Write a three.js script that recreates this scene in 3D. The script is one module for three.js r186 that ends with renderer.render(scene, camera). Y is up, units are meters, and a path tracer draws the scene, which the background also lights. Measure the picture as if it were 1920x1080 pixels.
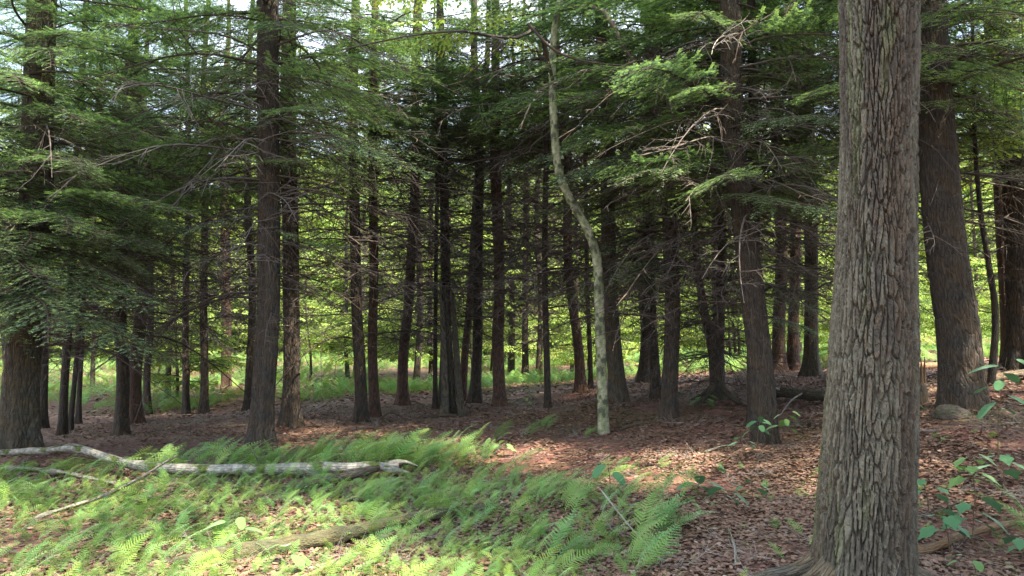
import * as THREE from 'three';

// ---------------------------------------------------------------- camera, sky, sun, exposure
const scene = new THREE.Scene();
const camera = new THREE.PerspectiveCamera(42.3, 16 / 9, 0.05, 2000);
camera.position.set(0, 1.6, 0);
camera.rotation.set(THREE.MathUtils.degToRad(3.3), 0, 0);
scene.add(camera);

const SUN = new THREE.Vector3(0.42, 0.84, 0.32).normalize();
function skyTexture() {                                      // bright summer air with thin, broken cloud
  const w = 512, h = 256, d = new Float32Array(w * h * 4), n3 = (x, y, z, s) => { let v = 0, m = 0.5; for (let k = 0; k < 4; k++) { v += m * skyNoise(x * s, y * s, z * s); m *= 0.5; s *= 2; } return v / 0.9375; };
  for (let j = 0; j < h; j++) for (let i = 0; i < w; i++) {
    const el = ((j + 0.5) / h - 0.5) * Math.PI, az = ((i + 0.5) / w - 0.5) * 2 * Math.PI, y = Math.sin(el), x = Math.cos(el) * Math.cos(az), z = Math.cos(el) * Math.sin(az), t = Math.pow(1 - Math.max(0, y), 2.2), q = Math.max(y, 0) + 0.25;
    const c = Math.min(1, Math.max(0, (n3(x / q + 9, 3, z / q + 9, 1.3) - 0.4) / 0.22)) * 0.75, o = (j * w + i) * 4, clear = [0.34 + 0.4 * t, 0.5 + 0.36 * t, 0.86 + 0.12 * t];
    for (let k = 0; k < 3; k++) d[o + k] = SKY * (clear[k] * (1 - c) + [1.16, 1.16, 1.2][k] * c);
    d[o + 3] = 1;
  }
  const t = new THREE.DataTexture(d, w, h, THREE.RGBAFormat, THREE.FloatType); t.mapping = THREE.EquirectangularReflectionMapping; t.magFilter = THREE.LinearFilter; t.needsUpdate = true;
  return t;
}
function skyNoise(x, y, z) { const X = Math.floor(x), Y = Math.floor(y), Z = Math.floor(z), f = (t) => t * t * (3 - 2 * t), u = f(x - X), v = f(y - Y), w = f(z - Z), h = (i, j, k) => { let q = (Math.imul(X + i, 374761393) + Math.imul(Y + j, 668265263) + Math.imul(Z + k, 1440662683)) | 0; q = Math.imul(q ^ (q >>> 13), 1274126177); return ((q ^ (q >>> 16)) >>> 0) / 4294967296; }, L = (a, b, t) => a + (b - a) * t; return L(L(L(h(0, 0, 0), h(1, 0, 0), u), L(h(0, 1, 0), h(1, 1, 0), u), v), L(L(h(0, 0, 1), h(1, 0, 1), u), L(h(0, 1, 1), h(1, 1, 1), u), v), w); }
const SKY = 0.75;
scene.background = skyTexture();
scene.environment = scene.background;

const sun = new THREE.DirectionalLight(0xfff1dc, 5);
sun.name = 'sun';
sun.position.copy(SUN).multiplyScalar(120);
sun.castShadow = true;
Object.assign(sun.shadow.camera, { left: -60, right: 60, top: 60, bottom: -60, near: 1, far: 300 });
sun.shadow.mapSize.set(4096, 4096);
scene.add(sun, sun.target);

const renderer = new THREE.WebGLRenderer({ antialias: true });
renderer.toneMapping = THREE.LinearToneMapping;
renderer.toneMappingExposure = 5.5;
renderer.shadowMap.enabled = true;

// ---------------------------------------------------------------- helpers
const V = (x, y, z) => new THREE.Vector3(x, y, z);
function rng(seed) { let s = (seed * 2654435761) >>> 0; return () => { s = (s + 0x6d2b79f5) | 0; let t = Math.imul(s ^ (s >>> 15), 1 | s); t = (t + Math.imul(t ^ (t >>> 7), 61 | t)) ^ t; return ((t ^ (t >>> 14)) >>> 0) / 4294967296; }; }
const hash = (x, y, z) => { let h = (Math.imul(x, 374761393) + Math.imul(y, 668265263) + Math.imul(z, 2147483647 - 56891)) | 0; h = Math.imul(h ^ (h >>> 13), 1274126177); return ((h ^ (h >>> 16)) >>> 0) / 4294967296; };
const lerp = (a, b, t) => a + (b - a) * t, sm = (t) => t * t * (3 - 2 * t), clamp = (x, a = 0, b = 1) => Math.min(b, Math.max(a, x));
const sstep = (a, b, x) => sm(clamp((x - a) / (b - a)));
function noise(x, y = 0, z = 0, px = 0, py = 0) {           // value noise; px, py: periods of the lattice in x and y
  const X = Math.floor(x), Y = Math.floor(y), Z = Math.floor(z), fx = sm(x - X), fy = sm(y - Y), fz = sm(z - Z);
  const wx = (i) => (px ? ((i % px) + px) % px : i), wy = (i) => (py ? ((i % py) + py) % py : i);
  const h = (i, j, k) => hash(wx(X + i), wy(Y + j), Z + k);
  return lerp(lerp(lerp(h(0, 0, 0), h(1, 0, 0), fx), lerp(h(0, 1, 0), h(1, 1, 0), fx), fy), lerp(lerp(h(0, 0, 1), h(1, 0, 1), fx), lerp(h(0, 1, 1), h(1, 1, 1), fx), fy), fz);
}
const fbm = (x, y, z, o = 3) => { let s = 0, a = 0.5, t = 0; for (let k = 0; k < o; k++) { s += a * noise(x, y, z + 17 * k); t += a; a *= 0.5; x *= 2; y *= 2; z *= 2; } return s / t; };
// distance to the border between elongated cells (plates of bark), cells wrap after nx in x
function plates(x, y, nx, seed, jit = 0.85) {
  const X = Math.floor(x), Y = Math.floor(y); let a = 9, b = 9, id = 0;
  for (let j = -1; j <= 1; j++) for (let i = -1; i <= 1; i++) {
    const cx = ((X + i) % nx + nx) % nx, cy = Y + j;
    const qx = X + i + 0.5 + jit * (hash(cx, cy, seed) - 0.5), qy = Y + j + 0.5 + jit * (hash(cx, cy, seed + 7) - 0.5);
    const d = Math.hypot(x - qx, y - qy);
    if (d < a) { b = a; a = d; id = hash(cx, cy, seed + 13); } else if (d < b) b = d;
  }
  return [b - a, id];
}
class MB {
  constructor() { this.p = []; this.t = []; this.uv = []; this.c = []; }
  v(x, y, z, u = 0, w = 0, c = null) { this.p.push(x, y, z); this.uv.push(u, w); if (c) this.c.push(c[0], c[1], c[2]); return this.p.length / 3 - 1; }
  tri(a, b, c) { this.t.push(a, b, c); }
  quad(a, b, c, d) { this.t.push(a, b, c, a, c, d); }
  geo(smooth = true) {
    const g = new THREE.BufferGeometry();
    g.setAttribute('position', new THREE.Float32BufferAttribute(this.p, 3));
    g.setAttribute('uv', new THREE.Float32BufferAttribute(this.uv, 2));
    if (this.c.length === this.p.length) g.setAttribute('color', new THREE.Float32BufferAttribute(this.c, 3));
    g.setIndex(this.t);
    if (smooth) g.computeVertexNormals();
    return g;
  }
  tube(pts, rad, seg = 5, c = null, rough = 0, seed = 1) {   // a limb through pts with its radii, closed at the end
    const n = pts.length, d = V(0, 0, 0), a = V(0, 0, 0), b = V(0, 0, 0); let len = 0, prev = null;
    const k = Math.max(1, Math.round((rad[0] * 6.283) / 0.35));
    for (let i = 0; i < n; i++) {
      d.subVectors(pts[Math.min(i + 1, n - 1)], pts[Math.max(i - 1, 0)]).normalize();
      if (i === 0) a.set(Math.abs(d.y) > 0.9 ? 1 : 0, Math.abs(d.y) > 0.9 ? 0 : 1, 0).cross(d).normalize(); else { a.addScaledVector(d, -a.dot(d)).normalize(); len += pts[i].distanceTo(pts[i - 1]); }
      b.crossVectors(d, a);
      const row = [];
      for (let j = 0; j <= seg; j++) {
        const th = (j / seg) * Math.PI * 2, q = rough ? 1 + rough * (noise(Math.cos(th) * 1.4 + seed * 9.1, len * 9, Math.sin(th) * 1.4) - 0.5) * 2 : 1, r = rad[i] * q, co = Math.cos(th) * r, si = Math.sin(th) * r;
        row.push(this.v(pts[i].x + a.x * co + b.x * si, pts[i].y + a.y * co + b.y * si, pts[i].z + a.z * co + b.z * si, (k * j) / seg, len / 0.6, c));
      }
      if (prev) for (let j = 0; j < seg; j++) this.quad(prev[j], prev[j + 1], row[j + 1], row[j]);
      prev = row;
    }
    const e = this.v(pts[n - 1].x, pts[n - 1].y, pts[n - 1].z, 0.5, len / 0.6, c);
    for (let j = 0; j < seg; j++) this.tri(prev[j], prev[j + 1], e);
    return this;
  }
}
const curve = (pts, n, tension = 0.5) => new THREE.CatmullRomCurve3(pts.map((p) => (p.isVector3 ? p : V(...p))), false, 'centripetal', tension).getPoints(n);
const used = {};
function numbered(name) { const k = used[name] = (used[name] ?? -1) + 1; return k ? name + '_' + String(k).padStart(3, '0') : name; }
function put(o, parent) { o.castShadow = o.receiveShadow = true; parent.add(o); return o; }
function part(name, geo, mat, parent, kind) { const m = new THREE.Mesh(geo, mat); m.name = name; if (kind) m.userData.kind = kind; return put(m, parent); }
function thing(name, label, category, x, y, z, group) { const g = new THREE.Group(); g.name = numbered(name); g.position.set(x, y, z); g.userData = { label, category }; if (group) g.userData.group = group; scene.add(g); return g; }
function single(name, geo, mat, label, category, group, at) { const m = new THREE.Mesh(geo, mat); m.name = numbered(name); m.userData = { label, category }; if (group) m.userData.group = group; if (at) m.position.set(...at); return put(m, scene); }
function copies(name, geo, mat, mats, cols, parent, kind = 'stuff') {
  if (!mats.length) return null;
  const m = new THREE.InstancedMesh(geo, mat, mats.length);
  for (let i = 0; i < mats.length; i++) { m.setMatrixAt(i, mats[i]); if (cols) m.setColorAt(i, cols[i]); }
  m.name = name; m.userData.kind = kind;
  return put(m, parent);
}
const E = new THREE.Euler(), Q = new THREE.Quaternion();
const M4 = (x, y, z, rx, ry, rz, s, sy = s, sz = s, order = 'YZX') => new THREE.Matrix4().compose(V(x, y, z), Q.setFromEuler(E.set(rx, ry, rz, order)), V(s, sy, sz));
const C3 = (r, g, b) => new THREE.Color().setRGB(r, g, b);

// ---------------------------------------------------------------- terrain: heights read at the feet of the trees, smoothly joined
const SPOTS = [[1.92, -4.2, .2], [-6.55, -10, 0], [-8.4, -14, -.33], [-9.9, -16.5, -.52], [-6.8, -13, -.19], [-8, -16, -.34], [-9.7, -20, -.66], [-8, -19, -.53], [-6.85, -19, -.44], [-3.34, -10, -.02], [-3.9, -13.2, -.1], [-2.8, -14.5, -.12],
  [-2.55, -17.5, -.13], [-2.9, -24, -.32], [-1.45, -16, -.06], [-1.15, -14.5, -.01], [-1.2, -19, -.16], [-.85, -17.5, -.1], [-.26, -16, 0], [.5, -27, -.24], [.69, -14.5, .1], [1.6, -16.7, .26], [1.34, -11, .04], [1.92, -13.5, .38], [3.09, -17.5, .42], [2.41, -11.5, .26],
  [2.67, -13.5, .4], [3.42, -12.5, .5], [3.13, -9.3, .18], [3.39, -10.5, .28], [6.1, -17, .72], [6.15, -15.5, .7], [5.43, -10.5, .58], [5.42, -9, .74], [6.38, -10, .96], [8.17, -12, 1.0], [9.3, -14, .94], [4.8, -8, .62], [4.4, -6.8, .42], [3.6, -5.6, .2], [3.2, -5, .1], [2.6, -7, .1],
  [0, -5, 0], [0, -8, 0], [-3, -5, 0], [-6, -5, 0], [-5, -8, 0], [0, 0, 0], [-4, 0, 0], [4, 0, .2], [9, -5, 1], [12, -9, 1.3], [14, -18, 1.0], [8, -26, .6], [16, -30, .8], [0, -40, -.2], [-14, -14, -.5], [-16, -28, -.6], [-12, -5, 0], [0, 12, 0], [20, 5, 1], [-20, 5, 0], [30, -50, 1.2], [-30, -50, -.6], [0, -70, .3]];
function H(x, z) {
  let s = 0, w = 0;
  for (const [a, b, h] of SPOTS) { const d = (x - a) ** 2 + (z - b) ** 2 + 0.35, k = 1 / (d * Math.sqrt(d)); s += k * h; w += k; }
  const fine = (fbm(x * 0.9, z * 0.9, 3.3) - 0.5) * 0.09 + (noise(x * 4.1, z * 4.1, 8) - 0.5) * 0.03;
  return s / w + fine;
}

// ---------------------------------------------------------------- textures and materials
function dataTex(w, h, f, srgb = false) {
  const d = new Uint8Array(w * h * 4);
  for (let y = 0; y < h; y++) for (let x = 0; x < w; x++) { const c = f(x / w, y / h), o = (y * w + x) * 4; for (let k = 0; k < 3; k++) d[o + k] = clamp(Array.isArray(c) ? c[k] : c) * 255; d[o + 3] = 255; }
  const t = new THREE.DataTexture(d, w, h); t.wrapS = t.wrapT = THREE.RepeatWrapping; t.magFilter = THREE.LinearFilter; t.minFilter = THREE.LinearMipmapLinearFilter; t.generateMipmaps = true; if (srgb) t.colorSpace = THREE.SRGBColorSpace; t.needsUpdate = true;
  return t;
}
const pn = (u, v, fx, fy, z) => noise(u * fx, v * fy, z, fx, fy);
const barkBump = dataTex(512, 512, (u, v) => {
  const w = u + 0.035 * (pn(u, v, 6, 5, 1) - 0.5) + 0.012 * (pn(u, v, 16, 16, 2) - 0.5);
  const [e] = plates(w * 15, v * 3 + 0.5 * (pn(u, v, 8, 4, 3) - 0.5), 15, 5);
  const ridge = Math.abs(pn(w, v, 18, 4, 4) - 0.5) * 2;
  return 0.62 * sstep(0.02, 0.3, e) + 0.2 * ridge + 0.18 * pn(u, v, 64, 30, 6);
});
const barkTint = dataTex(512, 512, (u, v) => {
  const a = pn(u, v, 5, 4, 11), b = pn(u, v, 26, 11, 12), c = pn(u, v, 90, 60, 13), k = 0.55 + 0.3 * b + 0.22 * c;
  return [k * lerp(0.93, 1.08, a), k * lerp(0.95, 0.98, a), k * lerp(0.98, 0.84, a)];
}, true);
const birchBark = dataTex(512, 512, (u, v) => {
  const a = pn(u, v, 4, 4, 51), b = pn(u, v, 10, 24, 52), c = pn(u, v, 60, 90, 53), dark = sstep(.7, .78, pn(u, v, 6, 34, 54) * .75 + .25 * c) * sstep(.4, .6, pn(u, v, 3, 3, 56)), k = (0.55 + 0.25 * b + 0.2 * c) * lerp(1, .4, dark), m = sstep(.62, .7, pn(u, v, 6, 5, 55) * .75 + .25 * c);
  return [k * lerp(1, .6, m), k * lerp(.98, .68, m), k * lerp(.93, .3, m)];
}, true);
const smoothBark = dataTex(256, 512, (u, v) => {
  const a = pn(u, v, 4, 6, 21), b = pn(u, v, 12, 30, 22), c = pn(u, v, 60, 90, 23), q = sstep(.55, .68, pn(u, v, 5, 9, 24) * .7 + .3 * b), k = (0.56 + 0.26 * b + 0.18 * c) * lerp(1, .6, q) + .16 * sstep(.62, .7, a);
  return [k * lerp(0.88, 1.02, a), k, k * lerp(0.72, 0.95, a)];
}, true);
const grain = dataTex(512, 512, (u, v) => {
  const a = pn(u, v, 9, 9, 31), b = pn(u, v, 40, 40, 32), c = pn(u, v, 120, 120, 33), d = pn(u, v, 22, 22, 34), k = 0.42 + 0.25 * b + 0.35 * c;
  return [k * lerp(0.9, 1.05, a), k * lerp(0.78, 0.86, d), k * lerp(0.66, 0.8, a)];
}, true);
const grainBump = dataTex(512, 512, (u, v) => 0.5 * pn(u, v, 40, 40, 32) + 0.35 * pn(u, v, 90, 90, 35) + 0.25 * pn(u, v, 14, 14, 36));
const std = (o) => new THREE.MeshStandardMaterial({ roughness: 0.92, ...o });
const leafy = (r, g, b, tr = 0.4, o = {}) => new THREE.MeshPhysicalMaterial({ color: C3(r, g, b), roughness: 0.9, transmission: tr, thickness: 0, side: THREE.DoubleSide, specularIntensity: 0.6, ...o });
const M = {
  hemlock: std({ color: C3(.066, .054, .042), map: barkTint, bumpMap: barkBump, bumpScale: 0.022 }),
  hemlockRed: std({ color: C3(.115, .072, .053), map: barkTint, bumpMap: barkBump, bumpScale: 0.022 }),  // redder, lighter bark; on some trunks sunlight is put into this colour
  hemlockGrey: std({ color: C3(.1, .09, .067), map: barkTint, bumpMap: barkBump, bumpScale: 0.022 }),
  bigRoot: std({ color: C3(.135, .12, .09), map: barkTint, bumpMap: barkBump, bumpScale: 0.015 }),
  bigBark: std({ color: 0xffffff, vertexColors: true, bumpMap: barkBump, bumpScale: 0.004 }),
  beech: std({ color: C3(.33, .315, .25), map: smoothBark, bumpMap: smoothBark, bumpScale: 0.004, roughness: 0.75 }),
  limb: std({ color: C3(.08, .064, .052), map: barkTint }),
  twig: std({ color: C3(.085, .068, .057) }),
  paleTwig: std({ color: C3(.25, .225, .195) }),
  birch: std({ color: C3(.47, .455, .42), map: birchBark, bumpMap: barkBump, bumpScale: 0.012 }),
  rotten: std({ color: C3(.17, .14, .1), map: barkTint, bumpMap: barkBump, bumpScale: 0.02 }),
  mossy: std({ color: C3(.1, .105, .055), map: barkTint, bumpMap: grainBump, bumpScale: 0.012 }),
  brownWood: std({ color: C3(.3, .2, .12), map: barkTint, bumpMap: barkBump, bumpScale: 0.006 }),
  needles: leafy(1, 1, 1, 0.4, { vertexColors: true }),
  leaf: leafy(.235, .345, .055, 0.55),
  fern: [leafy(.21, .35, .07, 0.45), leafy(.17, .33, .075, 0.45), leafy(.14, .31, .085, 0.45)],
  fernCover: leafy(.19, .34, .07, 0.45),
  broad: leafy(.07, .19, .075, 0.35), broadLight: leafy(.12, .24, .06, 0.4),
  litter: std({ color: 0xffffff, roughness: 0.7, side: THREE.DoubleSide }),
  ground: std({ color: 0xffffff, vertexColors: true, map: grain, bumpMap: grainBump, bumpScale: 0.02 }),
  stone: std({ color: C3(.15, .19, .16), map: grain, bumpMap: grainBump, bumpScale: 0.01 }),
};

// ---------------------------------------------------------------- the ground
{
  const nx = 240, nz = 280, b = new MB(), fx = (s) => 15 * s + 330 * Math.pow(Math.abs(s), 7) * Math.sign(s), fz = (s) => -11 + 17 * s + 330 * Math.pow(Math.abs(s), 7) * Math.sign(s);
  for (let j = 0; j <= nz; j++) for (let i = 0; i <= nx; i++) {
    const x = fx((i / nx) * 2 - 1), z = fz((j / nz) * 2 - 1), a = fbm(x * 0.5, z * 0.5, 41), g = sstep(0.52, 0.68, fbm(x * 0.7 + 9, z * 0.7, 47)) * 0.6, k = 0.75 + 0.5 * a;
    b.v(x, H(x, z), z, x / 1.7, z / 1.7, [lerp(.22 * k, .13, g), lerp(.15 * k, .15, g), lerp(.12 * k, .06, g)]);
  }
  for (let j = 0; j < nz; j++) for (let i = 0; i < nx; i++) { const a = j * (nx + 1) + i; b.quad(a, a + nx + 1, a + nx + 2, a + 1); }
  const g = part('ground', b.geo(), M.ground, scene, 'structure');
}

// ---------------------------------------------------------------- prototypes shared by the trees
const NEW = [.24, .4, .1], OLD = [.085, .16, .06], OLD2 = [.115, .205, .085];
function bough(seed, L = 2.2) {                              // a hemlock bough along +x: wood and needles
  const r = rng(seed), w = new MB(), n = new MB(), up = V(0, 1, 0), N = 26;
  const axis = (t) => V(L * t, L * (0.1 * t - 0.3 * t * t) + 0.02 * Math.sin(t * 9 + seed), 0.07 * L * Math.sin(t * 4 + seed));
  const pts = []; for (let i = 0; i <= 10; i++) pts.push(axis(i / 10));
  w.tube(pts, pts.map((_, i) => lerp(0.017, 0.002, i / 10)), 4);
  const needles = (p, d, len, lat, tip) => {                 // a twiglet with two rows of needles
    const nn = Math.max(3, Math.floor(len / 0.013));
    for (let k = 0; k < nn; k++) for (const s of [-1, 1]) {
      if (r() < 0.08) continue;
      const q = p.clone().addScaledVector(d, (k + 0.5 * r()) / nn * len), l = 0.017 + 0.008 * r(), wd = 0.0034;
      const o = lat.clone().multiplyScalar(s).addScaledVector(d, 0.35 + 0.3 * r()).addScaledVector(up, 0.5 * (r() - 0.45)).normalize();
      const c = (tip && k > nn * 0.4) ? NEW : (r() < 0.5 ? OLD : OLD2), f = 0.8 + 0.4 * r(), cc = c.map((x) => x * f);
      const a = n.v(q.x - d.x * wd, q.y - d.y * wd, q.z - d.z * wd, 0, 0, cc), b = n.v(q.x + d.x * wd, q.y + d.y * wd, q.z + d.z * wd, 0, 0, cc);
      const e = n.v(q.x + o.x * l + d.x * wd, q.y + o.y * l, q.z + o.z * l + d.z * wd, 0, 0, cc), e2 = n.v(q.x + o.x * l - d.x * wd, q.y + o.y * l, q.z + o.z * l - d.z * wd, 0, 0, cc);
      n.quad(a, b, e, e2);
    }
  };
  for (let i = 2; i < 60; i++) {
    const t = i / 60 + 0.008 * r(), p = axis(t), prof = Math.pow(1 - t, 0.75) * sstep(0, 0.25, t + 0.02) * 0.4 * L + 0.07;
    if (r() < 0.08 || (t < 0.25 && r() < 0.5)) continue;
    const s = i % 2 ? 1 : -1, len = prof * (0.6 + 0.55 * r()), an = (0.85 + 0.25 * r()) * s;
    const d = V(Math.cos(an), -0.1 + 0.24 * (r() - 0.5), Math.sin(an)).normalize(), lat = V(-d.z, 0.25 * (r() - 0.5), d.x).normalize(), droop = 0.35 * r() + 0.1;
    const at = (u) => p.clone().addScaledVector(d, u * len).addScaledVector(up, -droop * len * u * u);
    w.tube([at(0), at(0.5), at(1)], [0.004, 0.0028, 0.0012], 3);
    const m = Math.max(2, Math.floor(len / 0.04));
    for (let k = 0; k < m; k++) {
      const u = (k + 0.3 + 0.5 * r()) / m; if (r() < 0.1) continue;
      const sl = (0.035 + 0.1 * (1 - u) * (len / 0.7 + 0.3)) * (0.7 + 0.6 * r()), ss = k % 2 ? 1 : -1, sd = d.clone().multiplyScalar(0.75).addScaledVector(lat, ss * 0.65).addScaledVector(up, -0.25 * r()).normalize();
      needles(at(u), sd, sl, V(-sd.z, 0.3 * (r() - 0.5), sd.x).normalize(), r() < 0.7);
    }
    needles(at(0.75), d, len * 0.3, lat, true);
  }
  return { wood: w.geo(), green: n.geo(false) };
}
function deadLimb(seed, L = 1.6, sides = 4) {                // a bare limb along +x with side branches and twiglets
  const r = rng(seed), w = new MB(), droop = -0.25 - 0.3 * r(), sway = (r() - 0.5) * 0.4;
  const axis = (t) => V(L * t, L * (0.12 * t + droop * t * t) + 0.03 * Math.sin(7 * t + seed), L * sway * t * t + 0.04 * Math.sin(5 * t + 2 * seed));
  const pts = []; for (let i = 0; i <= 8; i++) pts.push(axis(i / 8));
  w.tube(pts, pts.map((_, i) => lerp(0.013, 0.0022, i / 8)), sides);
  const nb = 9 + Math.floor(6 * r());
  for (let i = 0; i < nb; i++) {
    const t = 0.12 + 0.85 * (i + r()) / nb, p = axis(t), len = L * (0.12 + 0.34 * r()) * (1.15 - 0.75 * t), an = (r() < 0.5 ? -1 : 1) * (0.5 + 0.7 * r()), el = (r() - 0.62) * 1.1;
    const d = V(Math.cos(an) * Math.cos(el), Math.sin(el), Math.sin(an) * Math.cos(el)), c = V(r() - 0.5, r() - 0.8, r() - 0.5).multiplyScalar(0.5 * len);
    const at = (u) => p.clone().addScaledVector(d, u * len).addScaledVector(c, u * u);
    w.tube([at(0), at(0.35), at(0.7), at(1)], [0.0055, 0.0042, 0.003, 0.0014], 3);
    const m = 2 + Math.floor(5 * r());
    for (let k = 0; k < m; k++) {
      const q = at(0.2 + 0.75 * r()), l2 = len * (0.15 + 0.4 * r()), e = d.clone().add(V(r() - 0.5, r() - 0.6, r() - 0.5).multiplyScalar(1.7)).normalize(), f = q.clone().addScaledVector(e, l2 * 0.5), g = q.clone().addScaledVector(e, l2).add(V(0, -0.12 * l2, 0.1 * l2));
      w.tube([q, f, g], [0.0026, 0.002, 0.001], 3);
    }
  }
  return w.geo();
}
function leafShape(b, p, d, n, l, wd, c, fold = 0.25) {      // one broad leaf, folded along its midrib
  const s = V(0, 0, 0).crossVectors(d, n).normalize(), P = (u, v) => { const q = p.clone().addScaledVector(d, u * l).addScaledVector(s, v * wd).addScaledVector(n, Math.abs(v) * wd * fold - u * u * l * 0.18); return b.v(q.x, q.y, q.z, u, v, c); };
  const a = P(0, 0), m1 = P(0.5, 0), t = P(1, 0), l1 = P(0.3, 0.46), l2 = P(0.68, 0.36), r1 = P(0.3, -0.46), r2 = P(0.68, -0.36);
  b.tri(a, l1, m1); b.quad(m1, l1, l2, t); b.tri(a, m1, r1); b.quad(m1, t, r2, r1);
}
function leafSpray(seed, L = 1.1, size = 0.085, count = 9) {            // a layered spray of broad leaves along +x
  const r = rng(seed), b = new MB(), w = new MB();
  const ax = (t) => V(L * t, L * (0.06 * t - 0.16 * t * t), 0.06 * L * Math.sin(4 * t + seed));
  w.tube([ax(0), ax(0.35), ax(0.7), ax(1)], [0.008, 0.006, 0.004, 0.002], 3);
  for (let i = 1; i <= count; i++) {
    const t = i / count, p = ax(t), s = i % 2 ? 1 : -1, len = L * 0.42 * (1.1 - 0.7 * t), an = s * (0.8 + 0.3 * r()), d = V(Math.cos(an), -0.08 - 0.1 * r(), Math.sin(an)).normalize();
    w.tube([p, p.clone().addScaledVector(d, len)], [0.003, 0.0012], 3);
    const m = Math.max(2, Math.round(len / 0.06));
    for (let k = 0; k <= m; k++) {
      const q = p.clone().addScaledVector(d, (k / m) * len), la = (k % 2 ? 1 : -1) * (0.5 + 0.4 * r()), ld = V(d.x * Math.cos(la) - d.z * Math.sin(la), -0.25 - 0.3 * r(), d.x * Math.sin(la) + d.z * Math.cos(la)).normalize();
      leafShape(b, q, ld, V((r() - 0.5) * 0.7, 1, (r() - 0.5) * 0.7).normalize(), size * (0.7 + 0.5 * r()), size * (0.6 + 0.2 * r()), null);
    }
  }
  return { wood: w.geo(), green: b.geo(false) };
}
const BOUGH = [11, 12, 13, 14].map((s) => bough(s)), DEAD = [21, 22, 23, 24, 25, 26].map((s) => deadLimb(s)), SPRAY = [31, 32, 33].map((s) => leafSpray(s));
const DEADBIG = [41, 42, 43, 44].map((s) => deadLimb(s, 1.6, 6));

// ---------------------------------------------------------------- trunks
function trunkGeo(path, rad, o = {}) {                       // path: function of height 0..1 -> point; rad: function of metres up; o: seg, step, ridge, flare, lobes, seed
  const { seg = 18, step = 0.25, ridge = 0, flare = 0.5, lobes = 5, seed = 1, ht = 18, fineTo = 7, fh = 0.22 } = o, b = new MB(), hs = [];
  for (let h = -0.15; h < ht;) { hs.push(h); h += h < fineTo ? step * (h < 0.6 ? 0.5 : 1) : Math.max(0.7, step); }
  hs.push(ht);
  const k = Math.max(1, Math.round((rad(1) * 6.283) / 0.55)); let prev = null;
  for (const h of hs) {
    const c = path(h), row = [];
    for (let j = 0; j <= seg; j++) {
      const th = ((j % seg) / seg) * 6.28318, ex = Math.exp(-Math.max(h, -0.1) / fh);
      let r = rad(h) * (1 + flare * ex * (0.62 + 0.38 * Math.cos(lobes * th + seed) + 0.25 * Math.cos(2 * th + 2 * seed)));
      r *= 1 + 0.1 * (noise(Math.cos(th) * 0.9 + seed * 3.7, h * 0.9, Math.sin(th) * 0.9 + 5) - 0.5);
      if (ridge && h < fineTo) {
        const nx = Math.max(5, Math.round((rad(0.8) * 6.283) / 0.034)), x = (th / 6.28318) * nx + 0.9 * (noise(Math.cos(th) * 2 + seed, h * 3.1, Math.sin(th) * 2) - 0.5), [e] = plates(x, h * 2.6, nx, seed);
        r += ridge * (sstep(0.02, 0.34, e) - 0.6) + ridge * 0.5 * (noise(x * 3, h * 22, seed) - 0.5);
      }
      row.push(b.v(c.x + Math.cos(th) * r, c.y, c.z + Math.sin(th) * r, (k * j) / seg, h / 0.55));
    }
    if (prev) for (let j = 0; j < seg; j++) b.quad(prev[j], row[j], row[j + 1], prev[j + 1]);
    prev = row;
  }
  return b.geo();
}
const pathThrough = (pts) => {                               // pts: [dx, height, dz] from the foot; linear beyond the ends
  const c = pts.map((p) => [...p]);
  return (h) => {
    let i = 0; while (i < c.length - 2 && h > c[i + 1][1]) i++;
    const a = c[i], b = c[i + 1], t = (h - a[1]) / (b[1] - a[1]), A = c[Math.max(0, i - 1)], B = c[Math.min(c.length - 1, i + 2)];
    if (t < 0 || t > 1) return V(lerp(a[0], b[0], clamp(t, -0.2, 3)), h, lerp(a[2], b[2], clamp(t, -0.2, 3)));
    const f = (k) => { const m0 = ((b[k] - A[k]) / (b[1] - A[1] || 1)) * (b[1] - a[1]), m1 = ((B[k] - a[k]) / (B[1] - a[1] || 1)) * (b[1] - a[1]), t2 = t * t, t3 = t2 * t; return (2 * t3 - 3 * t2 + 1) * a[k] + (t3 - 2 * t2 + t) * m0 + (3 * t2 - 2 * t3) * b[k] + (t3 - t2) * m1; };
    return V(f(0), h, f(2));
  };
};
const straight = (lx, lz, wob, seed) => (h) => V(lx * Math.min(h, 9) + wob * (noise(h * 0.35, seed) - 0.5) * sstep(0, 2, h), h, lz * Math.min(h, 9) + wob * (noise(h * 0.35, seed + 50) - 0.5) * sstep(0, 2, h));

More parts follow.
